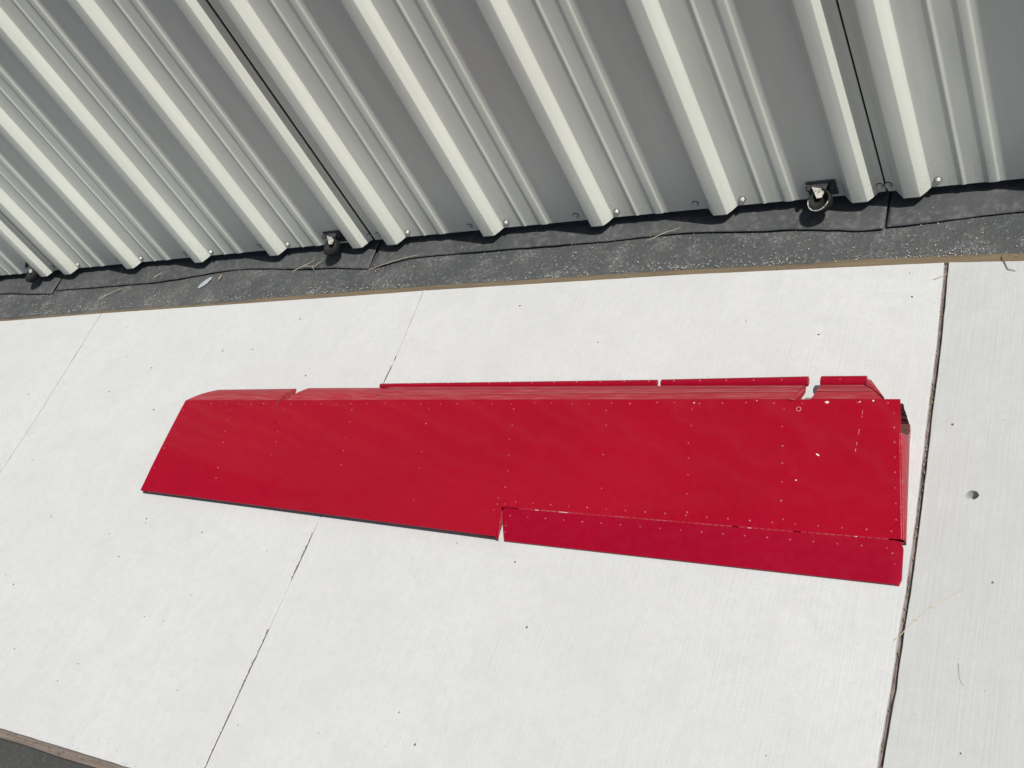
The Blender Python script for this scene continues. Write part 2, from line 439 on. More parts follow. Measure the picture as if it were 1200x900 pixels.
def flap(x0, x1, pts, seed):
    """pts: (x, y) of the outer edge of the rubber"""
    def ey(x):
        for (a, u), (b, w) in zip(pts, pts[1:]):
            if x <= b:
                t = max(0, min(1, (x-a)/(b-a))); t = t*t*(3-2*t); return u + (w-u)*t
        return pts[-1][1]
    bm = bmesh.new(); g = []
    n = int((x1-x0)/.008)
    for i in range(n+1):
        x = x0 + (x1-x0)*i/n; e = ey(x) + .0012*noise.noise((x*25, seed, 0))
        row = []
        for j in range(15):
            t = j/14; y = .075 + (e-.075)*t
            z = .0135*(1-t)**.8 + .0022 + .0042*noise.noise((x*6.5, t*1.4, seed))*(1-t*.65) + .0012*noise.noise((x*24, t*3, seed+4))
            row.append((x, y, max(z, .0012)))
        g.append(row)
    sheet(bm, g, (0, 0, -.0020))
    return bm

def door(x0, label, flap_pts, bump_x=None, seed=0, rim=True, ext=.0494, lext=.0691):
    xl, xr = x0 - lext, x0 + 4*PITCH + ext
    root = empty('sliding_hangar_leaf', ((xl+xr)/2, 0, 0))
    tag(root, label, 'hangar door', 'ribbed hangar door leaves along the slab', kind='thing')
    prof = profile(x0, xl, xr)
    bm = bmesh.new()
    zs = [ZB, ZB+.25, ZB+.5, ZB+.8, ZB+1.2, ZB+2, HT]
    sheet(bm, [[(p.x, p.y, z) for p in prof] for z in zs], (0, .0011, 0))
    o = mesh_obj('ribbed_panel', bm, M['paint'], root)
    auto_smooth(o, 22)
    bm = bmesh.new(); box(bm, xl+.004, xr-.004, .02, .075, ZB+.012, HT-.01)
    mesh_obj('unseen_door_backing', bm, M['steel_dark'], root)  # unseen solid box, added to keep light from leaking under the leaf
    mesh_obj('rubber_flap', flap(xl+.0015, xr-.0005, flap_pts, seed), M['rubber_sheet'], root, smooth=True)
    for i in range(5):
        for dx, dz in ((.0342+.0165, .0175), (-.0342-.0245, .0185)):
            x = x0 + i*PITCH + dx
            if i == 0 and dx < 0: x = x0 - .0342 - .0125
            if i == 4 and dx > 0: x = x0 + 4*PITCH + .0342 + .0062
            if bump_x is not None and abs(x-bump_x) < .02: x += .034; dz += .006
            sc = bpy.data.objects.new('screw', screw_me if dx > 0 and i < 4 else screw_painted)
            sc.location = (x - root.location.x, -.0008, ZB + dz + random.uniform(-.0012, .0012))
            sc.rotation_euler = (random.uniform(-.06, .06), random.uniform(0, 1), random.uniform(-.06, .06))
            link(sc, root)
    if bump_x is not None:
        bx, by, bz = bump_x, -.034, ZB + .021
        # a rubber stop cup on a bent plate
        bm = bmesh.new()
        n = 28; rr = .0265
        tilt = Matrix.Rotation(math.radians(-16), 3, 'Y') @ Matrix.Rotation(math.radians(20), 3, 'X')
        prof_ = [(.0, -.020), (.012, -.0195), (.020, -.016), (.0254, -.009), (rr, 0), (rr, .006), (.0225, .0062), (.021, .002), (.0145, -.006), (0, -.009)]
        rings = []
        for r, z in prof_:
            if r == 0: rings.append([bm.verts.new(tilt @ Vector((0, 0, z)) + Vector((bx, by, bz)))])
            else: rings.append([bm.verts.new(tilt @ Vector((r*math.cos(2*math.pi*k/n), r*math.sin(2*math.pi*k/n), z)) + Vector((bx, by, bz))) for k in range(n)])
        for r0, r1 in zip(rings, rings[1:]):
            for k in range(n):
                q = (k+1) % n
                if len(r0) == 1: bm.faces.new((r0[0], r1[k], r1[q]))
                elif len(r1) == 1: bm.faces.new((r0[k], r0[q], r1[0]))
                else: bm.faces.new((r0[k], r0[q], r1[q], r1[k]))
        bump = mesh_obj('rubber_bumper', bm, M['rubber'], root, smooth=True)
        # worn metal rim
        bm = bmesh.new()
        pts = [tilt @ Vector((.0246*math.cos(t), .0246*math.sin(t), .0066)) + Vector((bx, by, bz)) for t in [math.radians(165 + 170*i/24) for i in range(25)]]
        tube(bm, pts, [(.0006 + .0013*abs(math.sin(i*.55+.4))*math.sin(math.pi*(i+1)/26)) if rim else .0005 for i in range(25)], 6)
        mesh_obj('rim', bm, M['rim'] if rim else M['rubber'], bump, smooth=True)
        # triangular gusset plate folded off the wall
        bm = bmesh.new()
        a = [(bx-.0205, -.002, bz+.022), (bx+.0175, -.002, bz+.022), (bx+.004, -.030, bz+.006), (bx-.006, -.031, bz+.006)]
        b = [Vector(p) + Vector((0, .001, -.0022)) for p in a]
        va = [bm.verts.new(p) for p in a]; vb = [bm.verts.new(p) for p in b]
        bm.faces.new(va); bm.faces.new(vb[::-1])
        for k in range(4): bm.faces.new((va[k], va[(k+1) % 4], vb[(k+1) % 4], vb[k]))
        mesh_obj('gusset', bm, M['galv'], bump)
        # back plate with two bolts
        bm = bmesh.new(); box(bm, bx-.030, bx+.032, -.0042, -.0012, bz-.012, bz+.027, .001)
        for sx in (-.024, .027):
            tube(bm, [(bx+sx, -.003, bz+.018), (bx+sx, -.012, bz+.018)], .0068, 6)
            tube(bm, [(bx+sx, -.010, bz+.018), (bx+sx, -.018, bz+.018)], .0038, 8)
        mesh_obj('bracket', bm, M['steel_dark'], bump)
    return root

FLAPS = ([(-1.225, -.069), (-1.09, -.0445), (-1.02, -.0425), (-.57, -.043), (-.337, -.037), (-.11, -.053), (.100, -.0750), (.12, -.075)],
         [(-2.555, -.061), (-2.12, -.0612), (-1.734, -.034), (-1.4, -.057), (-1.23, -.072)],
         [(.112, -.0695), (.376, -.0565), (.8, -.05), (1.5, -.06)],
         [(-3.9, -.05), (-2.861, -.0565), (-2.575, -.074), (-2.5, -.074)])
BUMP = (-.0112, -1.3444, -2.6502)
door(-1.1540, 'middle hangar door leaf right behind the red panel, seams at both ends in view',
     FLAPS[0], BUMP[0], 1)
door(-2.4908, 'hangar door leaf left of the middle one, behind the small chalky ground splash',
     FLAPS[1], BUMP[1], 2, rim=False, ext=.0405)
door(.1691, 'hangar door leaf at the right edge beside the wide fibre-filled slab joint',
     FLAPS[2], None, 3, lext=.0511)
door(-3.8308, 'farthest hangar door leaf at the left edge of the photo',
     FLAPS[3], BUMP[2], 4, rim=False, ext=.0455)

PLAN = True
# ------------------------------------------------------------------ the red control surface
root = empty('aircraft_elevator', (-.65, -.70, 0))
tag(root, 'long red riveted aircraft control surface lying on the pale slabs', 'aircraft part')
FL = Vector((-1.5476, -.5492)); FR = Vector((.2451, -.5536))
TL = Vector((-1.5665, -.8041)); TR = Vector((-.4961, -.8562)); NN = Vector((-.5009, -.794)); HR = Vector((.2702, -.8053))
FM = Vector((-.5195, -.5517))
def lerp(a, b, t): return a + (b-a)*t
def smooth(a, b, x):
    t = max(0, min(1, (x-a)/(b-a))); return t*t*(3-2*t)
RIBS = [-1.5476, -1.352, -1.178, -.957, -.742, -.519, -.304, -.126, .052, .2451]
def zs_(x, y):
    zf = lerp(.050, .066, (x-FL.x)/(FR.x-FL.x))
    ylast = lerp(TL.y, TR.y, (x-TL.x)/(TR.x-TL.x))
    sl = lerp(.127, .131, smooth(-1.5, -.55, x)); sl = lerp(sl, .1745, smooth(-.6, .25, x))
    t = max(0, (-.551 - y))
    z = zf - sl*t
    ch = .25
    z += .0022*4*(t/ch)*(1-t/ch)*(1 if t < ch else 0)            # slight camber
    # oil canning between ribs
    k = 0
    for a, b in zip(RIBS, RIBS[1:]):
        if a <= x <= b: k = math.sin(math.pi*(x-a)/(b-a))
    w = smooth(0, .05, t)*smooth(.262, .2, t)
    z += k*w*.0010*noise.noise((x*5.2, y*9, 2.0)) + w*.0005*noise.noise((x*15, y*13, 6.0))
    # small dent behind the second notch
    d2 = ((x+.125)/.045)**2 + ((y+.575)/.018)**2
    z -= .0011*math.exp(-d2)
    return z
TH = Vector((0, 0, -.0011))
def skin_grid(c00, c10, c01, c11, nu, nv):
    g = []
    for i in range(nu+1):
        u = i/nu; row = []
        for j in range(nv+1):
            v = j/nv
            p = lerp(lerp(c00, c10, u), lerp(c01, c11, u), v); row.append((p.x, p.y, zs_(p.x, p.y)))
        g.append(row)
    return g
bm = bmesh.new()
sheet(bm, skin_grid(FL, FM, TL, TR, 110, 34), TH, -1)
gr = skin_grid(FM, FR, NN, HR, 84, 30)
sheet(bm, gr, TH, 0)
up = mesh_obj('upper_skin', bm, M['red'], root); auto_smooth(up, 30)
# lower skin
def zl(x, y): return .003 + .011*smooth(-.55, -.86, y) if x < -.5 else .003 + .006*smooth(-.55, -.80, y)
bm = bmesh.new()
f = lambda c: [Vector(c[0]), Vector(c[1])]
def lower(c00, c10, c01, c11):
    g = []
    for i in range(21):
        row = []
        for j in range(9):
            p = lerp(lerp(c00, c10, i/20), lerp(c01, c11, i/20), j/8); row.append((p.x, p.y, zl(p.x, p.y)))
        g.append(row)
    sheet(bm, g, (0, 0, .001))
off = Vector((0, -.004))
lower(FL+Vector((.012, -.006)), FM+off, TL+Vector((.004, .0015)), TR+Vector((0, .0015))); lower(FM+off+Vector((.0005, 0)), FR+Vector((.002, -.008)), NN+Vector((.0005, 0)), HR)
mesh_obj('lower_skin', bm, M['red_dull'], root)

# front face of the box and chordwise ribs (closing ribs at both ends)
def rib_plate(p0, p1, inset0, nose=False, name='end_rib', mat='red_dull', t=.0015, zcut=None, zb=.004):
    bm = bmesh.new(); g = []
    n = 16
    dirv = (p1-p0).normalized()
    nrm = Vector((dirv.y, -dirv.x))
    for s in (0, 1):
        row = []
    A = []; Bq = []
    for i in range(n+1):
        p = lerp(p0, p1, i/n); zt = zs_(p.x, p.y) - .0013
        A.append((p.x, p.y, zt)); Bq.append((p.x, p.y, min(zb if zcut is None else zcut(i/n), zt-.001)))
    sheet(bm, [A, Bq], (nrm.x*t, nrm.y*t, 0))
    return mesh_obj(name, bm, M[mat], root)
# right-hand end rib with its opening near the front
bm = bmesh.new()
g = []
eT, eB = Vector((.2531, -.6195)), Vector((.2535, -.588))
for i in range(25):
    u = i/24; row = []
    for v in (0, .04, .3, .6, .85, 1):
        a = lerp(eT, HR + Vector((.0006, 0)), u); b = lerp(eB, HR + Vector((.001, .002)), u); q = lerp(a, b, v)
        zt = zs_(min(.27, a.x), a.y) + .0004
        row.append((q.x - (.003 if v == 0 else 0) + .0016*math.sin(math.pi*v), q.y, lerp(zt - (.0010 if v else 0), .0015, v)))
    g.append(row)
sheet(bm, g, (-.0012, 0, 0))
lip = [Vector(p) + Vector((.0004, 0, 0)) for p in g[0]]
er = mesh_obj('end_rib', bm, M['red_dull'], root); auto_smooth(er, 40)
bm = bmesh.new()     # bare-metal lip around the opening
tube(bm, lip, .0005, 6)
tube(bm, [(.2512, -.5625, .006), (.2530, -.571, .003), lip[-1]], .0006, 6)
mesh_obj('torn_lip', bm, M['worn_red'], root, smooth=True)
bm = bmesh.new()     # front web, inner rib and added floor plate, coloured dark as the opening's shade
g = []
for i in range(15):
    z = lerp(.0045, .0615, i/14)
    g.append([(x if x < .24 else x + .0022*noise.noise((z*170, 2, 2)), -.5606 + .0012*noise.noise((x*90, z*120, 7)), z) for x in (.16, .19, .22, .24, .2498)])
sheet(bm, g, (0, -.0008, 0)); box(bm, .196, .1975, -.70, -.5625, .005, .034); box(bm, .15, .2520, -.66, -.5625, .0046, .0060)
mesh_obj('inner_web', bm, M['primer'], root)
# closing rib at the notch and at the tip
rib_plate(FM + Vector((0, -.22)), TR, 0, name='closing_rib', mat='red', zb=.006)
# spar behind the tab
bm = bmesh.new()
A = []; Bq = []
for i in range(21):
    p = lerp(NN, HR, i/20) + Vector((0, .006)); A.append((p.x, p.y, zs_(p.x, p.y)-.0015)); Bq.append((p.x, p.y, .005))
sheet(bm, [A, Bq], (0, .0015, 0)); mesh_obj('rear_spar', bm, M['red_dull'], root)
# tip closing strip: flat fold along the slanted left edge
bm = bmesh.new(); A = []; Bq = []
for i in range(17):
    p = lerp(FL, TL, i/16) + Vector((.0012, 0)); zt = zs_(p.x, p.y)-.0012; A.append((p.x, p.y, zt)); Bq.append((p.x+.010, p.y, max(.006, zt-.03)))
sheet(bm, [A, Bq], (.001, 0, 0)); mesh_obj('tip_rib', bm, M['red'], root)

# --- leading edge: chalky sloping skins that fold down to the nose
def nose_grid(xa_t, xb_t, xa_n, xb_n, yn_a, yn_b, zn_a, zn_b, n=30, m=7):
    g = []
    for i in range(n+1):
        u = i/n
        xt = lerp(xa_t, xb_t, u); yt = lerp(FL.y, FR.y, (xt-FL.x)/(FR.x-FL.x)) + .0006
        top = Vector((xt, yt, zs_(xt, yt) - .0004))
        nz = Vector((lerp(xa_n, xb_n, u), lerp(yn_a, yn_b, u), lerp(zn_a, zn_b, u)))
        row = []
        for j in range(m+1):
            v = j/m; p = lerp(top, nz, v); p.z += .004*math.sin(math.pi*v)
            row.append(tuple(p))
        # nose radius and underside
        row += [(nz.x, nz.y+.0020, nz.z-.0025), (nz.x, nz.y+.0008, nz.z-.006), (nz.x, nz.y-.009, nz.z-.0085), (lerp(nz.x, xt, .9), yt-.004, zs_(xt, yt)-.020)]
        g.append(row)
    return g
def nose_piece(args, endcap=True, label=None):
    bm = bmesh.new(); g = nose_grid(*args)
    A = sheet(bm, g)
    for e in (A[0], A[-1]):
        bm.faces.new(e if e is A[0] else e[::-1])
    o = mesh_obj('leading_edge', bm, M['red_dull'], root); auto_smooth(o, 30)
    return o
bm = bmesh.new()
A = []; Bq = []
for i in range(41):
    x = lerp(FL.x+.012, FR.x-.004, i/40); y = lerp(FL.y, FR.y, i/40) - .006; A.append((x, y, zs_(x, y)-.0015)); Bq.append((x, y, .004))
sheet(bm, [A, Bq], (0, -.0015, 0)); mesh_obj('front_web', bm, M['red_dull'], root)
le1 = nose_piece((-1.5470, -1.2215, -1.482, -1.2162, -.4964, -.4942, .027, .027))
le2 = nose_piece((-1.1960, .0555, -1.1700, .0600, -.4948, -.4958, .030, .030))
le3 = nose_piece((.0895, .2150, .0907, .1728, -.496, -.4968, .030, .030))
bm = bmesh.new(); tube(bm, [(-1.2215, -.5535, zs_(-1.2215, -.5535)-.001), (-1.2215, -.5535, zs_(-1.2215, -.5535)+.0006)], .0032, 10)
mesh_obj('notch_hole', bm, M['steel_dark'], root)
# two lapped strips running along the long piece, each with a thin pale edge line
def lap(v0a, v0b, v1, lift, xa, name, xb=.056, span=(-1.196, .0555, -1.170, .0600), owner=None):
    owner = owner or le2
    bm = bmesh.new(); g = []; edge = []
    for i in range(61):
        u = i/60; xt = lerp(xa, xb, u); yt = lerp(FL.y, FR.y, (xt-FL.x)/(FR.x-FL.x)); zt = zs_(xt, yt)
        top = Vector((xt, yt, zt)); nz = Vector((lerp(span[2], span[3], (xt-span[0])/(span[1]-span[0])), -.4956, .030))
        row = []; a = lerp(v0a, v0b, u) + .012*noise.noise((xt*7, v1, 1))
        for v in (a, a+.006, lerp(a, v1, .5), v1):
            p = lerp(top, nz, v); p.z += .004*math.sin(math.pi*v) + (.0002 if v == a else lift); row.append(tuple(p))
        g.append(row); edge.append(Vector(row[1]) + Vector((0, -.0003, .0001)))
    sheet(bm, g, (0, 0, -.0006)); o = mesh_obj(name, bm, M['red_dull'], owner)
    bm = bmesh.new(); tube(bm, edge, [.00030 + .00025*max(0, noise.noise((p.x*22, v1, 4))) for p in edge], 5)
    mesh_obj('pale_edge', bm, M['worn_red'], owner, smooth=True)
lap(.30, .46, 1.0, .0013, -.93, 'lap_strip'); lap(.90, .84, 1.03, .0026, -.945, 'lap_strip')
SP3 = (.0895, .2150, .0907, .1728)
lap(.50, .50, 1.0, .0016, .0900, 'lap_strip', .2120, SP3, le3); lap(.86, .86, 1.02, .0028, .0900, 'lap_strip', .2080, SP3, le3)
# round nose bars
def nose_bar(a, b, ra, rb):
    bm = bmesh.new(); n = 14
    a, b = Vector(a), Vector(b)
    pts = [lerp(a, b, i/12) for i in range(13)]
    rads = [lerp(ra, rb, i/12) for i in range(13)]
    tube(bm, [pts[0]-(pts[1]-pts[0]).normalized()*.001] + pts + [pts[-1]+(pts[-1]-pts[-2]).normalized()*.001], [ra*.82] + rads + [rb*.82], 16)
    for v in bm.verts: v.co.z = .030 + (v.co.z-.030)*.78; v.co.y = -.4862 + (v.co.y+.4862)*1.08
    o = mesh_obj('nose_bar', bm, M['red_tab'], root); auto_smooth(o, 40); return o
nose_bar((-.9491, -.4886, .030), (-.2440, -.4864, .030), .0052, .0071)
nose_bar((-.2335, -.4862, .030), (.0634, -.4850, .030), .0073, .0100)
nose_bar((.0888, -.4848, .030), (.1711, -.4850, .030), .0100, .0100)
# triangular cheek beside the last bar
bm = bmesh.new()
a = [(.1722, -.4860, .037), (.1800, -.4850, .034), (.2165, -.5485, .0640), (.1735, -.5000, .0385)]
vs = [bm.verts.new(p) for p in a]; vb = [bm.verts.new((p[0]-.0005, p[1]+.0005, p[2]-.012)) for p in a]
bm.faces.new(vs); bm.faces.new(vb[::-1])
for k in range(4): bm.faces.new((vs[k], vs[(k+1) % 4], vb[(k+1) % 4], vb[k]))
mesh_obj('cheek_plate', bm, M['red_dull'], root)
# pulled-down flange at the end of the long piece, and the grey hinge bracket in the gap
bm = bmesh.new()
sheet(bm, [[(.0565, -.499, .0335), (.0455, -.555, .0668)], [(.0625, -.500, .0285), (.0600, -.5565, .0655)]], (0, 0, -.001))
mesh_obj('end_flange', bm, M['red_dull'], root)
bm = bmesh.new()
prof_ = [(-.560, .046), (-.546, .050), (-.536, .047), (-.532, .041), (-.533, .026), (-.560, .026)]
va = [bm.verts.new((.0705, y, z)) for y, z in prof_]; vb = [bm.verts.new((.0865, y, z)) for y, z in prof_]
bm.faces.new(va); bm.faces.new(vb[::-1])
for k in range(len(va)): bm.faces.new((va[k], va[(k+1) % len(va)], vb[(k+1) % len(va)], vb[k]))
bmesh.ops.bevel(bm, geom=list(bm.edges), offset=.001, segments=2, affect='EDGES')
mesh_obj('hinge_bracket', bm, M['grey'], root)

# --- trim tab, drooped to touch the slab
T0 = Vector((-.4965, -.7958, .0275)); T1 = Vector((.2668, -.8074, .0205)); T2 = Vector((-.4838, -.8563, .0052)); T3 = Vector((.2681, -.8787, .0052))
bm = bmesh.new(); g = []
for i in range(81):
    u = i/80; row = []
    for j in range(17):
        v = j/16; p = lerp(lerp(T0, T1, u), lerp(T2, T3, u), v)
        p.z += .0018*math.sin(math.pi*v)*(.7+.5*noise.noise((u*4, v, 3))) + .0004*noise.noise((u*14, v*4, 9))
        if u > .985:     # rounded front corner and bowed end
            k = (u-.985)/.015
            p.x += k*(.0040*smooth(0, .16, v)*smooth(1.0, .84, v) - (.003*(1-v/.08) if v < .08 else 0)); p.z -= .0022*k*k
        row.append(tuple(p))
    g.append(row)
sheet(bm, g, (0, 0, -.0032))
tab = mesh_obj('trim_tab', bm, M['red_tab'], root); auto_smooth(tab, 40)
# piano hinge: knuckles and bare pin
bm = bmesh.new(); nk = 58
for i in range(nk):
    if random.random() < .05: continue
    a = lerp(.052, .972, i/nk); b = lerp(.052, .972, (i+.84)/nk)
    H0 = lerp(NN, HR, a); H1 = lerp(NN, HR, b)
    da = -.0008
    tube(bm, [(H0.x, H0.y+da, zs_(H0.x, H0.y)-.0012), (H1.x, H1.y+da, zs_(H1.x, H1.y)-.0012)], .0017, 6)
hinge = mesh_obj('piano_hinge', bm, M['red_dull'], root); hinge['kind'] = 'stuff'
bm = bmesh.new()
for a, b in ((.10, .11), (.17, .195), (.66, .668), (.9, .905)):
    H0 = lerp(NN, HR, a); H1 = lerp(NN, HR, b)
    tube(bm, [(H0.x, H0.y-.0012, zs_(H0.x, H0.y)+.0001), (H1.x, H1.y-.0012, zs_(H1.x, H1.y)+.0001)], .0006, 6)
mesh_obj('hinge_pin', bm, M['alu'], hinge)

# --- rivets
def tabz(x, y):
    u = (x-T0.x)/(T1.x-T0.x); v = (lerp(T0.y, T1.y, u)-y)/(lerp(T0.y, T1.y, u)-lerp(T2.y, T3.y, u))
    return lerp(lerp(T0.z, T1.z, u), lerp(T2.z, T3.z, u), v) + .0018*math.sin(math.pi*v)*.9
riv = []
rows = [((-.7607, -.5744), (-.7204, -.7874)), ((-.9785, -.5762), (-.9331, -.7902)), ((-1.1913, -.5755), (-1.1584, -.7579)), ((-1.3713, -.5769), (-1.321, -.765)),
        ((-.5389, -.5769), (-.4984, -.7892)), ((-.3191, -.5769), (-.2865, -.7751)), ((-.1397, -.5751), (-.1111, -.7795)), ((.0394, -.5733), (.066, -.7858))]
for a, b in rows:
    n = 6
    for i in range(n+1):
        if random.random() < .2: continue
        p = lerp(Vector(a), Vector(b), i/n) + Vector((random.uniform(-.002, .002), random.uniform(-.003, .003))); riv.append((p.x, p.y, 0))
x = -1.49
while x < .235:
    riv.append((x + random.uniform(-.003, .003), -.5605 + random.uniform(-.0015, .0015), 0)); x += random.uniform(.041, .055)
for i in range(1, 9):
    p = lerp(FR, HR, i/9.2) + Vector((-.011, 0)); riv.append((p.x, p.y, 0))
    p = lerp(FL, TL, i/9.2) + Vector((.012, 0)); riv.append((p.x, p.y, 0)) if i % 2 else None
for i in range(1, 20):
    p = lerp(NN, HR, (i-.3)/19.2); riv.append((p.x, p.y+.0125, 0)); riv.append((p.x-.005, p.y-.0155, 1))
for v in (.55, .75): riv.append((T0.x+.012, lerp(T0.y, T2.y, v), 1))
riv += [(T1.x-.012, -.829, 1), (T1.x-.007, -.846, 1), (-.515, -.7755, 0), (-.5135, -.7885, 0), (-.5185, -.801, 0)]
bmr = bmesh.new(); bmc = bmesh.new(); bmw = bmesh.new()
def dome(bm, c, r, h):
    n = 8
    a = [bm.verts.new(c + Vector((r*math.cos(2*math.pi*k/n), r*math.sin(2*math.pi*k/n), -.0003))) for k in range(n)]
    b = [bm.verts.new(c + Vector((r*.62*math.cos(2*math.pi*k/n), r*.62*math.sin(2*math.pi*k/n), h*.8))) for k in range(n)]
    t = bm.verts.new(c + Vector((0, 0, h)))
    for k in range(n):
        bm.faces.new((a[k], a[(k+1) % n], b[(k+1) % n], b[k])); bm.faces.new((b[k], b[(k+1) % n], t))
for x, y, on in riv:
    z = tabz(x, y) if on else zs_(x, y)
    dome(bmr, Vector((x, y, z)), random.uniform(.0018, .0023), .0009)
    if random.random() < .28:      # smaller pale dot set slightly off the head's centre
        dome(bmc, Vector((x+random.uniform(-.0004, .0009), y+random.uniform(-.0004, .0006), z+.00022)), random.uniform(.0007, .0012), .0008)
r_ = mesh_obj('rivets', bmr, M['red_dull'], root, smooth=True); r_['kind'] = 'stuff'
# nose bar fasteners
x = -.92
while x < .16:
    if not (-.25 < x < -.225 or .055 < x < .095):
        u = (x+.9491)/(.0634+.9491); rr = lerp(.0052, .01, min(1, u))
        dome(bmc, Vector((x, -.4872+.001, .030+rr*.78-.0002)), .0011, .0006)
    x += .055
# paint chips and scratches
def chip(pts, dz=.0004):
    vs = [bmw.verts.new((x, y, zs_(x, y)+dz)) for x, y in pts]; bmw.faces.new(vs)
def blob(x, y, r, el=1, ang=0):
    n = 9; pts = []
    for k in range(n):
        t = 2*math.pi*k/n; q = r*(1+.35*noise.noise((x*50, k*.9, 3)))
        a, b = q*math.cos(t)*el, q*math.sin(t); pts.append((x+a*math.cos(ang)-b*math.sin(ang), y+a*math.sin(ang)+b*math.cos(ang)))
    chip(pts)
blob(.1184, -.5600, .0026, 1.4, .1); blob(.1141, -.6622, .0015, 2.3, 2.6); blob(.0821, -.7115, .0014); blob(.1996, -.5570, .0017); blob(.1766, -.5590, .0013); blob(-.1362, -.5600, .0014)
blob(-.0124, -.5560, .001)
bms = bmesh.new()
for (a, b) in (((.1832, -.5760), (.1832, -.5905)), ((.1812, -.6120), (.1785, -.6560))):
    a, b = Vector(a), Vector(b); n = 7
    for i in range(n):
        if random.random() < .25: continue
        p, q = lerp(a, b, i/n), lerp(a, b, (i+.85)/n); w = random.uniform(.0002, .0004)
        bms.faces.new([bms.verts.new((x, y, zs_(x, y)+.0004)) for x, y in ((p.x-w, p.y), (p.x+w, p.y), (q.x+w, q.y), (q.x-w, q.y))])
c_ = mesh_obj('pale_rivet_dots', bmc, M['chip'], root); c_['kind'] = 'stuff'
c_ = mesh_obj('scratches', bms, M['chip'], root); c_['kind'] = 'stuff'
c_ = mesh_obj('paint_chips', bmw, M['alu'], root); c_['kind'] = 'stuff'
# patched screw ring near the notch
bm = bmesh.new()
ring = [Vector((.0688 + .0042*math.cos(t), -.5735 + .0042*math.sin(t), 0)) for t in [2*math.pi*i/16 for i in range(17)]]
tube(bm, [(p.x, p.y, zs_(p.x, p.y)+.0003) for p in ring], .0007, 5, False)
mesh_obj('screw_ring', bm, M['worn_red'], root, smooth=True)

# ------------------------------------------------------------------ litter
def straw(name, label, cat, pts, rad, mat, branches=(), z=.003, group=None):
    o = pts[0]
    bm = bmesh.new()
    def strand(P, r):
        Q = []
        for (a, b) in zip(P, P[1:]):
            for i in range(4):
                t = i/4; p = lerp(Vector(a), Vector(b), t)
                Q.append((p.x + .0007*noise.noise((p.x*90, p.y*90, 1)), p.y + .0007*noise.noise((p.x*90, p.y*90, 5)), z + .0012*(1+noise.noise((p.x*30, p.y*30, 2)))))
        Q.append((P[-1][0], P[-1][1], z))
        r *= .8
        tube(bm, Q, [lerp(r, r*.5, i/(len(Q)-1)) for i in range(len(Q))], 6)
    strand(pts, rad)
    for b in branches: strand(b, rad*.75)
    return tag(mesh_obj(name, bm, mat, None, True, origin=(o[0], o[1], 0)), label, cat, group)
G = 'dry stalks lying around'
straw('straw', 'pale straw with a knot on the black rubber under the middle hangar door', 'straw', [(-.3859, -.0562), (-.3398, -.0307), (-.3296, -.0290), (-.3123, -.021)], .0009, M['straw'], z=.012, group=G)
straw('twig', 'branched pale twig on the ground beside the rubber bumper', 'twig', [(-1.4751, -.0643), (-1.446, -.0473), (-1.4029, -.0509), (-1.3839, -.0332)], .0011, M['straw'], ([(-1.446, -.0473), (-1.4266, -.036), (-1.4154, -.0273)], [(-1.4095, -.0503), (-1.394, -.0676)]), z=.011, group=G)
straw('straw', 'long straw along the rubber edge just right of the left door seam', 'straw', [(-1.1972, -.0804), (-1.1281, -.0555), (-1.0544, -.0376)], .0009, M['straw'], z=.010, group=G)
straw('straw', 'short straw on the asphalt strip near the left edge', 'straw', [(-2.2795, -.1131), (-2.2, -.0717)], .0011, M['straw'], z=.004, group=G)
straw('straw', 'long pale stalk across the dark slab joint and the right slab', 'straw', [(.2721, -.9724), (.2832, -.9579), (.2997, -.9341), (.3199, -.9097), (.341, -.8926), (.3644, -.8753)], .0008, M['straw'], ([(.2980, -.9362), (.3035, -.9340)], [(.3180, -.9120), (.3260, -.9085)]), z=.001, group=G)
straw('hair', 'thin dark curved fibre on the right slab', 'fibre', [(.3677, -.9979), (.3715, -1.0232), (.3777, -1.0331)], .0003, M['twig'], z=.0005)
straw('twig', 'bent dark twig at the slab edge near the right border', 'twig', [(.3761, -.1619), (.3813, -.1802), (.3883, -.1981), (.4018, -.2035)], .0014, M['twig'], z=.0015, group=G)
straw('straw', 'short pale stalk across the top of the dark slab joint', 'straw', [(.2569, -.2136), (.2748, -.2062), (.2819, -.2002)], .0007, M['straw'], z=.001, group=G)
straw('straw', 'short pale twig left of the white chalky splash', 'twig', [(-2.0603, -.0433), (-2.039, -.0236)], .0012, M['straw'], ([(-2.0500, -.0330), (-2.035, -.0330)],), z=.012, group=G)
straw('straw', 'stubby white stalk right of the chalky splash', 'straw', [(-1.7703, -.0679), (-1.7688, -.0477)], .0017, M['straw'], z=.006, group=G)
# bird dropping
bm = bmesh.new(); n = 18
c = bm.verts.new((-1.8328, -.0690, .0010)); rg = []
for k in range(n):
    t = 2*math.pi*k/n; q = 1+.28*noise.noise((k*.7, 2, 2)); a, b = .027*q*math.cos(t), .0105*q*math.sin(t)
    rg.append(bm.verts.new((-1.8328 + a*.62 - b*.78, -.0690 + a*.78 + b*.62, -.0010)))
for k in range(n): bm.faces.new((c, rg[k], rg[(k+1) % n]))
tag(mesh_obj('bird_dropping', bm, M['dropping'], None, True, origin=(-1.8328, -.069, 0)), 'bluish white chalky splash on the asphalt strip', 'bird dropping')

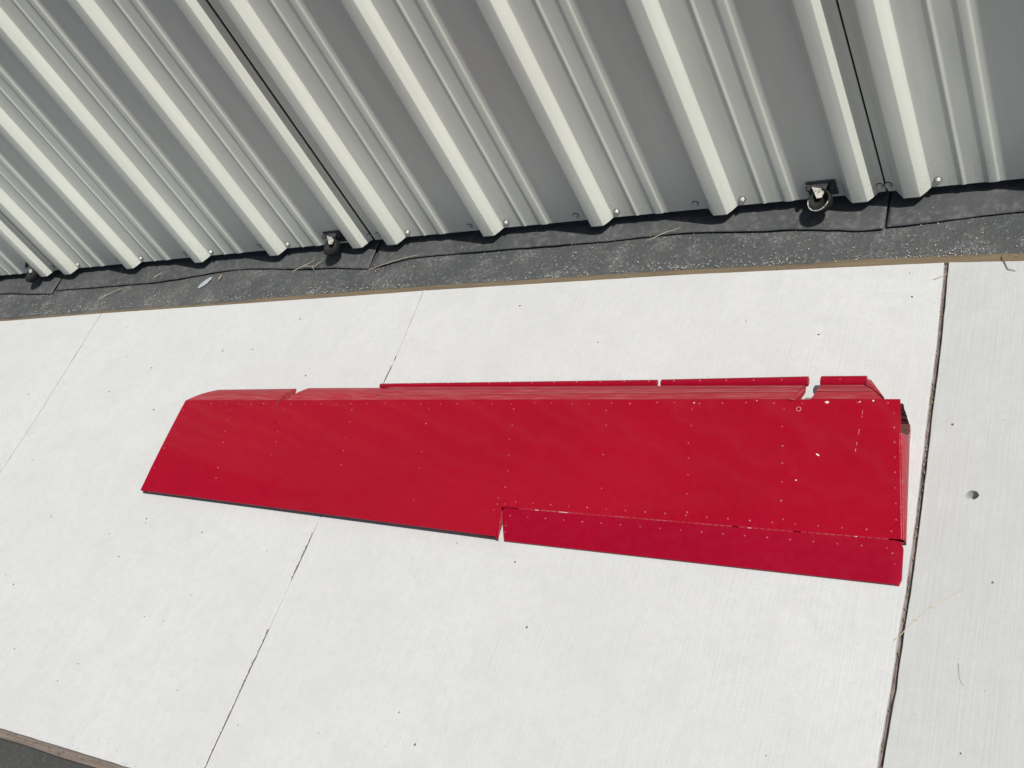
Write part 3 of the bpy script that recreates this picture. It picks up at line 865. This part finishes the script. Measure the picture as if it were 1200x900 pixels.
def pebble(bm, x, y, z, r, flat=.6):
    a = random.uniform(0, 6.28); e = random.uniform(.6, 1)
    vs = []
    for (dx, dy, dz) in ((1, 0, 0), (-1, 0, 0), (0, 1, 0), (0, -1, 0), (0, 0, 1), (0, 0, -.3)):
        dx *= r*random.uniform(.75, 1.2); dy *= r*e*random.uniform(.75, 1.2); dz *= r*flat
        vs.append(bm.verts.new((x+dx*math.cos(a)-dy*math.sin(a), y+dx*math.sin(a)+dy*math.cos(a), z+dz)))
    for t in ((0, 2, 4), (2, 1, 4), (1, 3, 4), (3, 0, 4), (2, 0, 5), (1, 2, 5), (3, 1, 5), (0, 3, 5)):
        bm.faces.new([vs[i] for i in t])
# specks on the slabs
SPECKS = [(-2.059, -.235), (-1.97, -.353), (-1.833, -.396), (-1.705, -.404), (-1.586, -.341), (-1.475, -.339), (-1.203, -.352), (-1.362, -.236), (-2.309, -.489), (-2.184, -.445), (-1.949, -.48), (-2.377, -.549), (-2.0, -.544), (-1.235, -.407), (-1.77, -.902), (-1.856, -.923), (-1.863, -.89), (-1.511, -.872), (-1.531, -.98), (-1.609, -.922), (-1.897, -1.064), (-1.846, -1.086), (-1.234, -1.052), (-1.487, -1.117), (-1.342, -1.117), (-1.702, -1.242), (-1.466, -1.248), (-1.5, -1.294), (-1.137, -1.263), (-.936, -1.305), (-.736, -1.289), (-1.079, -.928), (-.446, -.898), (-.374, -1.027), (-.578, -1.223), (-.519, -1.274), (.107, -1.185), (.382, -1.134), (.406, -.858), (.321, -.558), (-1.506, -.884), (-.594, -.868), (-.103, -.303), (.21, -.192), (-.735, -.288), (-.674, -.228), (.221, -.255), (-2.318, -.351), (-1.72, -.542), (-2.086, -.721), (-1.278, -1.121), (-1.236, -.431), (-.431, -.348), (.054, -.344), (-1.303, -.895)]
bm = bmesh.new()
for x, y in SPECKS: pebble(bm, x, y, .0004, random.uniform(.0014, .0032), .5)
for i in range(260):
    x = random.uniform(-2.7, .42); pebble(bm, x, random.uniform(near_y(x)+.01, edge_y(x)-.01), .0002, random.uniform(.0003, .0011), .5)
for i in range(160):      # dirt gathered along the near edge
    x = random.uniform(-1.75, -1.0); pebble(bm, x, near_y(x) + abs(random.gauss(0, .02)) - .015, .0003, random.uniform(.0005, .0014), .5)
tag(mesh_obj('seed_litter', bm, M['seed']), kind='stuff', label='small dark seeds and grit scattered over the pale slabs')
# pale grit on asphalt strip and board edge
bm = bmesh.new()
for i in range(2000):
    x = random.uniform(-2.95, .6)
    y1 = edge_y(x) + .018
    d = random.random()**1.4
    y = y1 + d*.1
    if noise.noise((x*5, y*9, 4)) < random.uniform(-.35, .45): continue
    pebble(bm, x, y, -.0025, random.choice((.0005, .0007, .0009, .0012, .0012, .002)), .7)
for i in range(900):      # clusters against the board
    x = random.uniform(-2.95, .6); y = edge_y(x) + .0185 + abs(random.gauss(0, .006))
    if noise.noise((x*6, 1, 9)) < .05: continue
    pebble(bm, x, y, -.001, random.uniform(.0006, .0017), .7)
for i in range(420):      # chunkier chips in drifts
    c0 = random.choice((-2.55, -2.3, -1.98, -1.62, -1.38, -1.15, -.86, -.6, -.36, -.3, -.1, .12, .3))
    x = c0 + random.gauss(0, .05); y = edge_y(x) + .019 + abs(random.gauss(0, .016))
    pebble(bm, x, y, -.0015, random.uniform(.0009, .0024), .6)
for i in range(170):      # on the rubber
    x = random.uniform(-2.9, .5); pebble(bm, x, random.uniform(-.07, -.02), .010, random.uniform(.0005, .0013), .6)
tag(mesh_obj('grit', bm, M['gravel']), kind='stuff', label='pale grit scattered over the asphalt strip')
# leaf bits and chaff
bm = bmesh.new()
def flake(x, y, z, l, w, a):
    ca, sa = math.cos(a), math.sin(a)
    P = [(-l, 0), (-.2*l, w), (l, .2*w), (.2*l, -w)]
    top = [bm.verts.new((x+p*ca-q*sa, y+p*sa+q*ca, z+.0004+random.uniform(0, .0012))) for p, q in P]
    bot = [bm.verts.new((v.co.x, v.co.y, v.co.z-.0004)) for v in top]
    bm.faces.new(top); bm.faces.new(bot[::-1])
    for k in range(4): bm.faces.new((top[k], top[(k+1) % 4], bot[(k+1) % 4], bot[k]))
for i in range(80):
    y = random.uniform(-1.4, -.16); flake(jx(J3, y) + random.uniform(-.004, .002), y, -.0062, random.uniform(.0015, .005), random.uniform(.0008, .0022), random.gauss(1.6, .4))
for i in range(240):
    x = random.uniform(-2.9, .5); c = noise.noise((x*4, 3, 3))
    if c < -.05: continue
    flake(x, random.choice((random.uniform(-.15, -.02), edge_y(x)+random.uniform(.0, .02))), .004 + (.006 if random.random() < .4 else -.004), random.uniform(.0012, .0042), random.uniform(.0006, .0013), random.uniform(0, 3.1))
tag(mesh_obj('leaf_litter', bm, M['leaf']), kind='stuff', label='brown leaf bits and chaff caught in the joints')
# dark rootlets in the middle joint
bm = bmesh.new()
def rootlets(y0, y1, n, amp):
    for i in range(n):
        a = random.uniform(y0, y1); L = random.uniform(.012, .035); P = []
        for k in range(6):
            y = a - L*k/5; P.append((jx(J2, y) + amp*noise.noise((y*60, i*3.1, 0)) + (random.uniform(-.003, .003) if k in (0, 5) else 0), y, -.0006 + .0012*noise.noise((y*50, i, 4))))
        tube(bm, P, random.uniform(.0004, .0009), 5)
rootlets(-.875, -.965, 24, .0035); rootlets(-.868, -.90, 6, .006); rootlets(-1.10, -1.21, 16, .0028); rootlets(-1.215, -1.40, 26, .002); rootlets(-.36, -.44, 8, .002); rootlets(-1.16, -1.19, 6, .006)
tag(mesh_obj('rootlets', bm, M['twig']), kind='stuff', label='dark dry rootlets in the middle slab joint')
